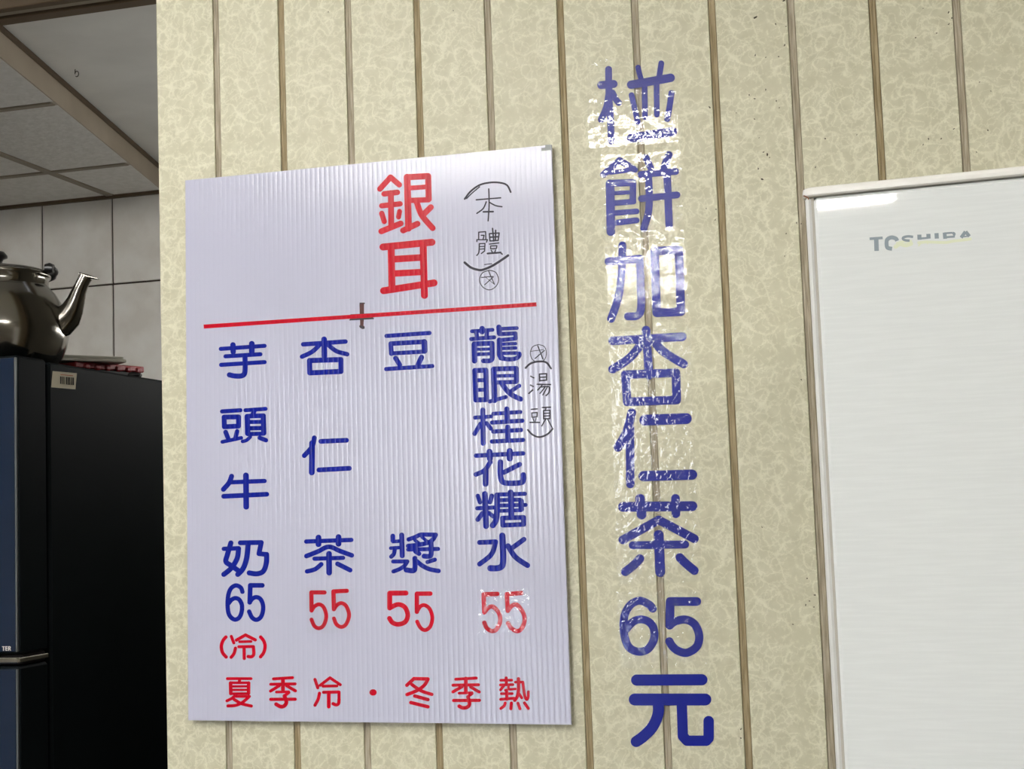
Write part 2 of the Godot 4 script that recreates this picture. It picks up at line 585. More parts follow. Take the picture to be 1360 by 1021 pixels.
# ------------------------------------------------------------------ the kitchen past the wall's end
func build_kitchen():
	# tiled back wall, z = -2
	var back := box_structure(Vector3(-4.1, 0, -2.2), Vector3(-0.9, 2.8, -2.006), "wall_kitchen", mats.grout)
	var v := at_z(149, 320, -2.0).x
	var h := at_z(182, 374.5, -2.0).y
	for iy in range(-2, 2):
		for ix in range(-7, 6):
			var x0 := v + ix * 0.25
			var y0 := h + iy * 0.33
			if x0 < -4.1 or x0 + 0.25 > -0.9:
				continue
			box_piece(Vector3(x0 + 0.0028, y0 + 0.0028, -2.008), Vector3(x0 + 0.2472, minf(y0 + 0.3272, 2.552), -2.0), "tile", mats.kitchen_tile, back, 0.0015)
	box_structure(Vector3(-1.0, 0, -2.0), Vector3(-0.9, 2.8, -0.1), "wall_kitchen_right", mats.plaster)
	# lower suspended ceiling at 2.55 with the step that runs aslant to the back wall
	var a := at_y(213, 250, 2.55)
	var b := at_y(0, 75, 2.55)
	var dir := (b - a).normalized()
	var near := a + dir * ((-0.66 - a.z) / dir.z)
	var far := a + dir * ((-2.0 - a.z) / dir.z)
	var low := structure(start_slab([Vector3(-4.1, 2.556, -2.0), far + Vector3(-0.012, 0.006, 0), near + Vector3(-0.012, 0.006, 0), Vector3(-4.1, 2.556, -0.66)], 0.03), "ceiling_kitchen", mats.soot)
	var bx := -2.392
	var xs := [-4.1, -3.6, -2.995, bx]
	var zs := [-2.0, -1.655, -1.05, -0.66]
	for i in 3:
		for j in 3:
			var st := start()
			box(st, Vector3(xs[i] + 0.016, 2.5495, zs[j] + 0.016), Vector3(xs[i + 1] - 0.016, 2.557, zs[j + 1] - 0.016), 0.002)
			piece(st, "ceiling_panel", mats.ceiling_texture, low)
	for j in 3:
		var z0: float = zs[j] + 0.016
		var z1: float = zs[j + 1] - 0.016
		var xa: float = (far + dir * ((z0 - far.z) / dir.z)).x - 0.004
		var xb: float = (far + dir * ((z1 - far.z) / dir.z)).x - 0.004
		var st := slab_down([Vector3(bx + 0.016, 2.5495, z0), Vector3(xa, 2.5495, z0), Vector3(xb, 2.5495, z1), Vector3(bx + 0.016, 2.5495, z1)], 0.007)
		piece(st, "ceiling_panel", mats.ceiling_texture, low)
	# T bars of the grid
	box_piece(Vector3(bx - 0.011, 2.5465, -2.0), Vector3(bx + 0.011, 2.553, -0.66), "ceiling_bar", mats.trim_grey, low, 0.001)
	box_piece(Vector3(-2.995 - 0.011, 2.5465, -2.0), Vector3(-2.995 + 0.011, 2.553, -0.66), "ceiling_bar", mats.trim_grey, low, 0.001)
	for z in [-1.655, -1.05]:
		var xe: float = (far + dir * ((z - far.z) / dir.z)).x - 0.01
		box_piece(Vector3(-4.1, 2.547, z - 0.011), Vector3(xe, 2.5525, z + 0.011), "ceiling_bar", mats.trim_grey, low, 0.001)
	box_piece(Vector3(-4.1, 2.54, -2.0), Vector3(far.x, 2.552, -1.985), "wall_angle", mats.trim_brown, low, 0.001)
	# smooth upper ceiling at 2.62 and the tan fascia of the step
	structure(start_slab([Vector3(-2.6, 2.622, -2.0), Vector3(-0.9, 2.622, -2.0), Vector3(-0.9, 2.622, -0.6), Vector3(-2.6, 2.622, -0.6)], 0.05), "ceiling_upper", mats.ceiling_smooth)
	var n := Vector3(-dir.z, 0, dir.x)
	if n.x < 0:
		n = -n
	var fst := start()
	var th := 0.012
	var q := [near - n * th, near, near + Vector3.UP * 0.062, near + Vector3.UP * 0.062 - n * th]
	var r := [far - n * th, far, far + Vector3.UP * 0.062, far + Vector3.UP * 0.062 - n * th]
	var c := (near + far) * 0.5 + Vector3.UP * 0.03 - n * th * 0.5
	for i in 4:
		var m2: Vector3 = (q[i] + q[(i + 1) % 4] + r[i] + r[(i + 1) % 4]) * 0.25 - c
		m2 -= dir * m2.dot(dir)
		quad(fst, q[i], q[(i + 1) % 4], r[(i + 1) % 4], r[i], m2)
	structure(fst, "trim_1", mats.fascia_tan)
	var tst := start()
	var up := Vector3.UP * 0.063
	tube(tst, [near + up + n * 0.003, far + up + n * 0.003], [0.007, 0.007], 8)
	structure(tst, "trim_2", mats.trim_brown)
	# header over the opening between shop and kitchen
	box_structure(Vector3(-4.1, 2.608, -0.668), Vector3(-1.0, 2.80, -0.632), "trim_3", mats.trim_brown)
	box_structure(Vector3(-4.1, 2.614, -0.630), Vector3(-1.0, 2.80, -0.606), "trim_4", mats.trim_grey)
	box_structure(Vector3(-4.1, 2.610, -0.604), Vector3(-1.0, 2.80, -0.580), "trim_5", mats.trim_brown)
	# hook in the upper ceiling
	var hk := at_y(100, 92, 2.622)
	var hook := start()
	var path := []
	var rad := []
	path.append(hk + Vector3(0, 0.004, 0))
	for i in 11:
		var t := -PI * 0.5 + TAU * 0.86 * i / 10.0
		path.append(hk + Vector3(0.004 + sin(t) * 0.005, -0.012 + cos(t) * 0.007, 0))
	for k in path.size():
		rad.append(0.0011)
	tube(hook, path, rad, 6)
	tag(piece(hook, "ceiling_hook", mats.hook_metal), "small dark wire hook in the smooth kitchen ceiling", "hook")

func start_slab(p: Array, thick: float) -> SurfaceTool:
	return slab_down(p, thick)

# a four-cornered plate whose underside is p
func slab_down(p: Array, thick: float) -> SurfaceTool:
	var st := start()
	var u := Vector3.UP * thick
	var c := Vector3.ZERO
	for v in p:
		c += v * 0.25
	quad(st, p[0], p[1], p[2], p[3], Vector3.DOWN)
	quad(st, p[0] + u, p[1] + u, p[2] + u, p[3] + u, Vector3.UP)
	for i in 4:
		var a: Vector3 = p[i]
		var b: Vector3 = p[(i + 1) % 4]
		quad(st, a, b, b + u, a + u, (a + b) * 0.5 - c)
	return st

# ------------------------------------------------------------------ white refrigerator
const TURN := 0.0401
func build_white_fridge():
	var n := Vector3(-sin(TURN), 0, cos(TURN))
	var corner := at_z(1075, 262, 0.62)
	var top := at_z(1075, 249, 0.62).y
	var t := thing("white_refrigerator", "glossy white refrigerator with worn grey lettering, standing against the panelled wall", "refrigerator", Vector3(corner.x, 0, corner.z), -TURN)
	var cap := corner.y
	# local: x along the door, z out of the door's face, origin under the door's left edge
	box_piece(Vector3(0.002, 0.04, -0.58), Vector3(0.56, top - 0.004, -0.066), "cabinet", mats.fridge_trim, t, 0.006)
	var d := box_piece(Vector3(0.003, 0.72, -0.06), Vector3(0.56, cap, 0.0), "door", mats.white_enamel, t, 0.004)
	box_piece(Vector3(0.003, 0.06, -0.06), Vector3(0.56, 0.71, 0.0), "door", mats.white_enamel, t, 0.004)
	box_piece(Vector3(-0.0045, 0.72, -0.06), Vector3(0.0012, cap, -0.0005), "edge_trim", mats.fridge_trim, t, 0.0022)
	box_piece(Vector3(0.0, 0.72, -0.058), Vector3(0.004, cap, -0.003), "seam", mats.fridge_gap, t, 0.0005)
	# the cap on the door's top, rounded at its corner
	var st := start()
	var prof := [Vector2(-0.055, cap + 0.0005), Vector2(0.0010, cap + 0.0005), Vector2(0.0025, cap + 0.0020), Vector2(0.0025, top - 0.004), Vector2(0.0018, top - 0.001), Vector2(0.0, top), Vector2(-0.055, top)]
	var path := []
	for k in 7:
		var a := PI * 0.5 * k / 6.0
		path.append([Vector2(0.004 - cos(a) * 0.009, -0.009 + sin(a) * 0.009), Vector2(-cos(a), sin(a))])
	var line := [[Vector2(-0.005, -0.058), Vector2(-1, 0)]] + path + [[Vector2(0.56, 0.0), Vector2(0, 1)]]
	for i in line.size() - 1:
		for j in range(1, prof.size() - 2):
			var v := []
			for s in [[i, j], [i + 1, j], [i + 1, j + 1], [i, j + 1]]:
				var l: Array = line[s[0]]
				var o: Vector2 = prof[s[1]]
				v.append(Vector3(l[0].x + l[1].x * o.x, o.y, l[0].y + l[1].y * o.x))
			var nd: Vector2 = line[i][1] + line[i + 1][1]
			quad(st, v[0], v[1], v[2], v[3], Vector3(nd.x, 0.3 if j > 2 else (-0.3 if j == 1 else 0.0), nd.y))
	quad(st, Vector3(-0.005, top, -0.058), Vector3(-0.005, top, -0.004), Vector3(0.56, top, 0.0), Vector3(0.56, top, -0.058), Vector3.UP)
	quad(st, Vector3(-0.005, cap + 0.0005, -0.058), Vector3(-0.005, cap + 0.0005, -0.004), Vector3(0.56, cap + 0.0005, 0.0008), Vector3(0.56, cap + 0.0005, -0.058), Vector3.DOWN)
	piece(st, "top_cap", mats.fridge_cap, t)
	for s in [0.04, 0.5]:
		box_piece(Vector3(s, 0, -0.5), Vector3(s + 0.03, 0.04, -0.47), "foot", mats.dark_plastic, t, 0.004)
		box_piece(Vector3(s, 0, -0.12), Vector3(s + 0.03, 0.04, -0.09), "foot", mats.dark_plastic, t, 0.004)
	# worn print on the door: children of the door, built in the world and moved into its frame
	var pl := Plane(n, n.dot(corner) + 0.0)
	var print := writing([[28, 120, 216, 258, 206], [48, 190, 216, 194, 345]], "letter", mats.grey_print, d, pl, 1140, 290, 8.0, 0.0002, true)
	var more := [
		[[-42, 412, 238, 398, 214, 350, 202, 306, 226, 300, 278, 312, 312, 358, 322]],
		[[-26, 582, 196, 530, 190, 482, 200, 474, 218, 500, 232, 545, 236]],
		[[44, 648, 172, 650, 226], [44, 744, 164, 746, 214], [20, 650, 214, 744, 206]],
		[[44, 830, 156, 834, 214]],
		[[40, 916, 150, 922, 216], [20, 916, 158, 1000, 152], [-26, 1000, 153, 1020, 162, 1014, 182], [22, 920, 200, 1025, 192]],
		[[36, 1138, 140, 1092, 204], [36, 1140, 140, 1180, 190], [14, 1105, 196, 1176, 186]]]
	for g in more:
		unworld(writing(g, "letter", mats.grey_print, d, pl, 1140, 290, 8.0, 0.0002, true), t)
	unworld(print, t)
	var glue := writing([[-44, 395, 300, 440, 272, 500, 285, 560, 268], [-22, 410, 262, 470, 245, 560, 240], [-30, 640, 258, 720, 250, 800, 252, 930, 255, 1010, 240, 1090, 232, 1190, 218], [-14, 640, 290, 660, 270], [-12, 735, 270, 740, 240]], "glue_residue", mats.glue_residue, d, pl, 1140, 290, 8.0, 0.00012)
	unworld(glue, t)
	tag(glue, "pale yellow glue residue over the worn letters")
	var rs := writing([[-7, 34, 272, 46, 276, 58, 284], [6, 60, 284, 62, 292]], "rust_spot", mats.rust, t, Plane(n, n.dot(corner) + 0.001), 1060, 200, 4.533, 0.0003)
	unworld(rs, t)
	tag(rs, "brown rust under the cap's corner")

# a mesh built in world places under a moved thing: bring it back into the thing's frame
func unworld(o: MeshInstance3D, t: Node3D):
	o.transform = t.transform.affine_inverse()

# ------------------------------------------------------------------ black refrigerator
func build_black_fridge():
	var sx := -1.44
	var seam := 1.296
	var t := thing("black_refrigerator", "tall black refrigerator with a dark glass door, in the dim kitchen", "refrigerator", Vector3(sx, 0, -0.07))
	box_piece(Vector3(-0.70, 0.04, -0.68), Vector3(-0.001, 1.797, -0.098), "cabinet", mats.fridge_side, t, 0.004)
	box_piece(Vector3(-0.69, 0.0, -0.66), Vector3(-0.01, 0.045, -0.13), "plinth", mats.dark_plastic, t, 0.003)
	for k in [[seam + 0.010, 1.80], [0.07, seam - 0.010]]:
		var d := box_piece(Vector3(-0.70, k[0], -0.088), Vector3(0.0, k[1], -0.003), "door", mats.fridge_side, t, 0.004)
		box_piece(Vector3(-0.697, k[0] + 0.004, -0.006), Vector3(-0.005, k[1] - 0.004, 0.0), "glass_front", mats.fridge_glass, d, 0.001)
		box_piece(Vector3(-0.0048, k[0] + 0.004, -0.005), Vector3(-0.0018, k[1] - 0.004, -0.0005), "edge_line", mats.fridge_line, d, 0.0005)
	box_piece(Vector3(-0.695, seam - 0.009, -0.088), Vector3(-0.006, seam + 0.009, -0.02), "handle_recess", mats.dark_plastic, t, 0.002)
	# chrome strip in the seam, running round the door's edge
	var st := start()
	box(st, Vector3(-0.70, seam - 0.004, -0.008), Vector3(0.0, seam + 0.005, 0.001), 0.0015)
	box(st, Vector3(-0.004, seam - 0.004, -0.086), Vector3(0.0015, seam + 0.004, -0.002), 0.0012)
	tag(piece(st, "chrome_strip", mats.chrome, t), "thin chrome strip between the two doors")
	# the three letters at the door's edge
	var tm := TextMesh.new()
	var f := SystemFont.new()
	f.font_names = PackedStringArray(["Droid Sans"])
	f.font_weight = 700
	tm.font = f
	tm.text = "TER"
	tm.font_size = 32
	tm.pixel_size = 0.00031
	tm.depth = 0.0006
	tm.horizontal_alignment = HORIZONTAL_ALIGNMENT_RIGHT
	tm.material = mats.white_letter
	var o := MeshInstance3D.new()
	o.mesh = tm
	put(o, "lettering", t)
	o.position = at_z(15, 861, -0.07) - t.position + Vector3(0, 0, 0.0003)
	tag(o, "small white capital letters")
	# barcode sticker on the side
	var pl := Plane(Vector3.RIGHT, sx - 0.001)
	var lab := writing([[21.5, 69.2, 503.4, 101.2, 506.2]], "barcode_sticker", mats.label_paper, t, pl, 0, 0, 1.0, 0.0004, true)
	unworld(lab, t)
	tag(lab, "pale sticker with a black barcode")
	var bars := []
	for b in [[80.6, 1.2], [82.6, 0.8], [84.4, 0.7], [86.0, 0.5], [88.7, 1.5], [90.6, 0.6], [92.2, 1.4], [94.2, 0.6], [95.8, 0.7], [97.6, 1.3]]:
		var yy: float = 505.6 + (b[0] - 88.0) * 0.09
		bars.append([b[1], b[0], yy - 5.2, b[0], yy + 4.8])
	var bc := writing(bars, "barcode", mats.label_ink, t, Plane(Vector3.RIGHT, sx - 0.0004), 0, 0, 1.0, 0.0002, true)
	t.remove_child(bc)
	lab.add_child(bc)
	var rl := writing([[1.0, 80.5, 497.4, 97.0, 498.8]], "print_line", mats.label_red, t, Plane(Vector3.RIGHT, sx - 0.0004), 0, 0, 1.0, 0.0002, true)
	t.remove_child(rl)
	lab.add_child(rl)

# ------------------------------------------------------------------ the price board
func build_price_board():
	var zf := 0.0118
	var tl := at_z(246, 239.5, zf)
	var tr := at_z(732.3, 192.2, zf)
	var bl := at_z(250, 956.3, zf)
	var br := at_z(758.7, 962.2, zf)
	var t := thing("price_board", "large white corrugated plastic price board with red and blue characters", "sign", Vector3((bl.x + br.x) * 0.5, minf(bl.y, br.y), 0.0))
	var org: Vector3 = t.position
	var st := start()
	var count := int(round(tl.distance_to(tr) / FLUTE))
	var steps := 8
	var total := count * steps
	var prev := []
	var pn := Vector3.ZERO
	var zb := 0.0076
	for i in total + 1:
		var u := float(i) / total
		var ph := float(i) / steps
		var z := flute_height(ph) - FLUTE_RISE
		var nn := Vector3(-flute_slope(ph), 0, 1).normalized()
		var a := tl.lerp(tr, u) + Vector3(0, 0, z) - org
		var b := bl.lerp(br, u) + Vector3(0, 0, z) - org
		if prev:
			# sharp valleys: the two sides of a valley keep their own normals
			var n0 := pn
			var n1 := nn
			if (i - 1) % steps == 0:
				n0 = Vector3(-flute_slope(float(i - 0.7) / steps), 0, 1).normalized()
			if i % steps == 0:
				n1 = Vector3(-flute_slope(float(i - 0.3) / steps), 0, 1).normalized()
			smooth_quad(st, [prev[0], a, b, prev[1]], [n0, n1, n1, n0])
			quad(st, prev[0], a, Vector3(a.x, a.y, zb), Vector3(prev[0].x, prev[0].y, zb), Vector3.UP)
			quad(st, prev[1], b, Vector3(b.x, b.y, zb), Vector3(prev[1].x, prev[1].y, zb), Vector3.DOWN)
		prev = [a, b]
		pn = nn
	for e in [[tl, bl, Vector3.LEFT], [tr, br, Vector3.RIGHT]]:
		var a: Vector3 = e[0] - org
		var b: Vector3 = e[1] - org
		quad(st, a, b, Vector3(b.x, b.y, zb), Vector3(a.x, a.y, zb), e[2])
	quad(st, Vector3(tl.x, tl.y, zb + org.z) - org, Vector3(tr.x, tr.y, zb + org.z) - org, Vector3(br.x, br.y, zb + org.z) - org, Vector3(bl.x, bl.y, zb + org.z) - org, Vector3.FORWARD)
	var board := piece(st, "board", mats.board_plastic, t)
	# foam pads that hold it off the wall
	for p in [tl, tr, bl, br]:
		var c: Vector3 = p.lerp((tl + br) * 0.5, 0.15) - org
		box_piece(Vector3(c.x - 0.02, c.y - 0.02, 0.0), Vector3(c.x + 0.02, c.y + 0.02, zb), "mounting_pad", mats.board_edge, t, 0.0005)
	var pl := Plane(Vector3.BACK, zf)
	var red: Material = mats.red_vinyl
	var blue: Material = mats.blue_vinyl
	var ink: Material = mats.marker_ink
	var u0: float = tl.x
	for g in board_text():
		var m: Material = {"red": red, "blue": blue, "ink": ink, "smudge": mats.marker_smudge, "tab": mats.grey_tab}[g[0]]
		var called: String = {"red": "red_character", "blue": "blue_character", "ink": "handwritten_mark", "smudge": "marker_cross", "tab": "corner_tape"}[g[0]]
		if g[0] == "ink":
			for k in g[4]:
				k[0] *= 1.2
		if g.size() > 5:
			called = g[5]
		var o := writing(g[4], called, m, t, pl, g[1], g[2], g[3], 0.0002 if g[0] in ["red", "blue", "tab"] else 0.00008, called in ["red_rule", "corner_tape"], u0)
		unworld(o, t)
	# two squares of clear tape over prices
	tape_sheet(t, [Vector2(406.5, 779), Vector2(469, 778), Vector2(470.5, 840), Vector2(407, 841)], zf + 0.0012, 0.00005)
	tape_sheet(t, [Vector2(634, 783), Vector2(702, 781), Vector2(706, 838), Vector2(635, 841)], zf + 0.0012, 0.00015)

# a sheet of clear tape over four pixels' places, gently rumpled
func tape_sheet(parent: Node3D, c: Array, z: float, rumple: float, sd := 1, flat := false):
	var st := start()
	var nx := 20
	var ny := 24
	var no := noise(FastNoiseLite.TYPE_SIMPLEX, 55.0, sd, 3)
	var g := []
	for j in ny + 1:
		for i in nx + 1:
			var a: Vector2 = c[0].lerp(c[1], float(i) / nx)
			var b: Vector2 = c[3].lerp(c[2], float(i) / nx)
			var p: Vector2 = a.lerp(b, float(j) / ny)
			var w := at_z(p.x, p.y, z)
			w.z += rumple * (0.5 + 0.5 * no.get_noise_2d(w.x, w.y * 0.7))
			g.append(w - parent.position)
	var nr := []
	for j in ny + 1:
		for i in nx + 1:
			var dx: Vector3 = g[j * (nx + 1) + mini(i + 1, nx)] - g[j * (nx + 1) + maxi(i - 1, 0)]
			var dy: Vector3 = g[mini(j + 1, ny) * (nx + 1) + i] - g[maxi(j - 1, 0) * (nx + 1) + i]
			var n := dy.cross(dx).normalized()
			nr.append(n if n.z > 0 else -n)
	for j in ny:
		for i in nx:
			var k := j * (nx + 1) + i
			var q := [k, k + 1, k + nx + 2, k + nx + 1]
			smooth_quad(st, [g[q[0]], g[q[1]], g[q[2]], g[q[3]]], [nr[q[0]], nr[q[1]], nr[q[2]], nr[q[3]]])
	var o := piece(st, "clear_tape", mats.clear_tape_flat if flat else mats.clear_tape, parent)
	tag(o, "glossy clear adhesive tape")

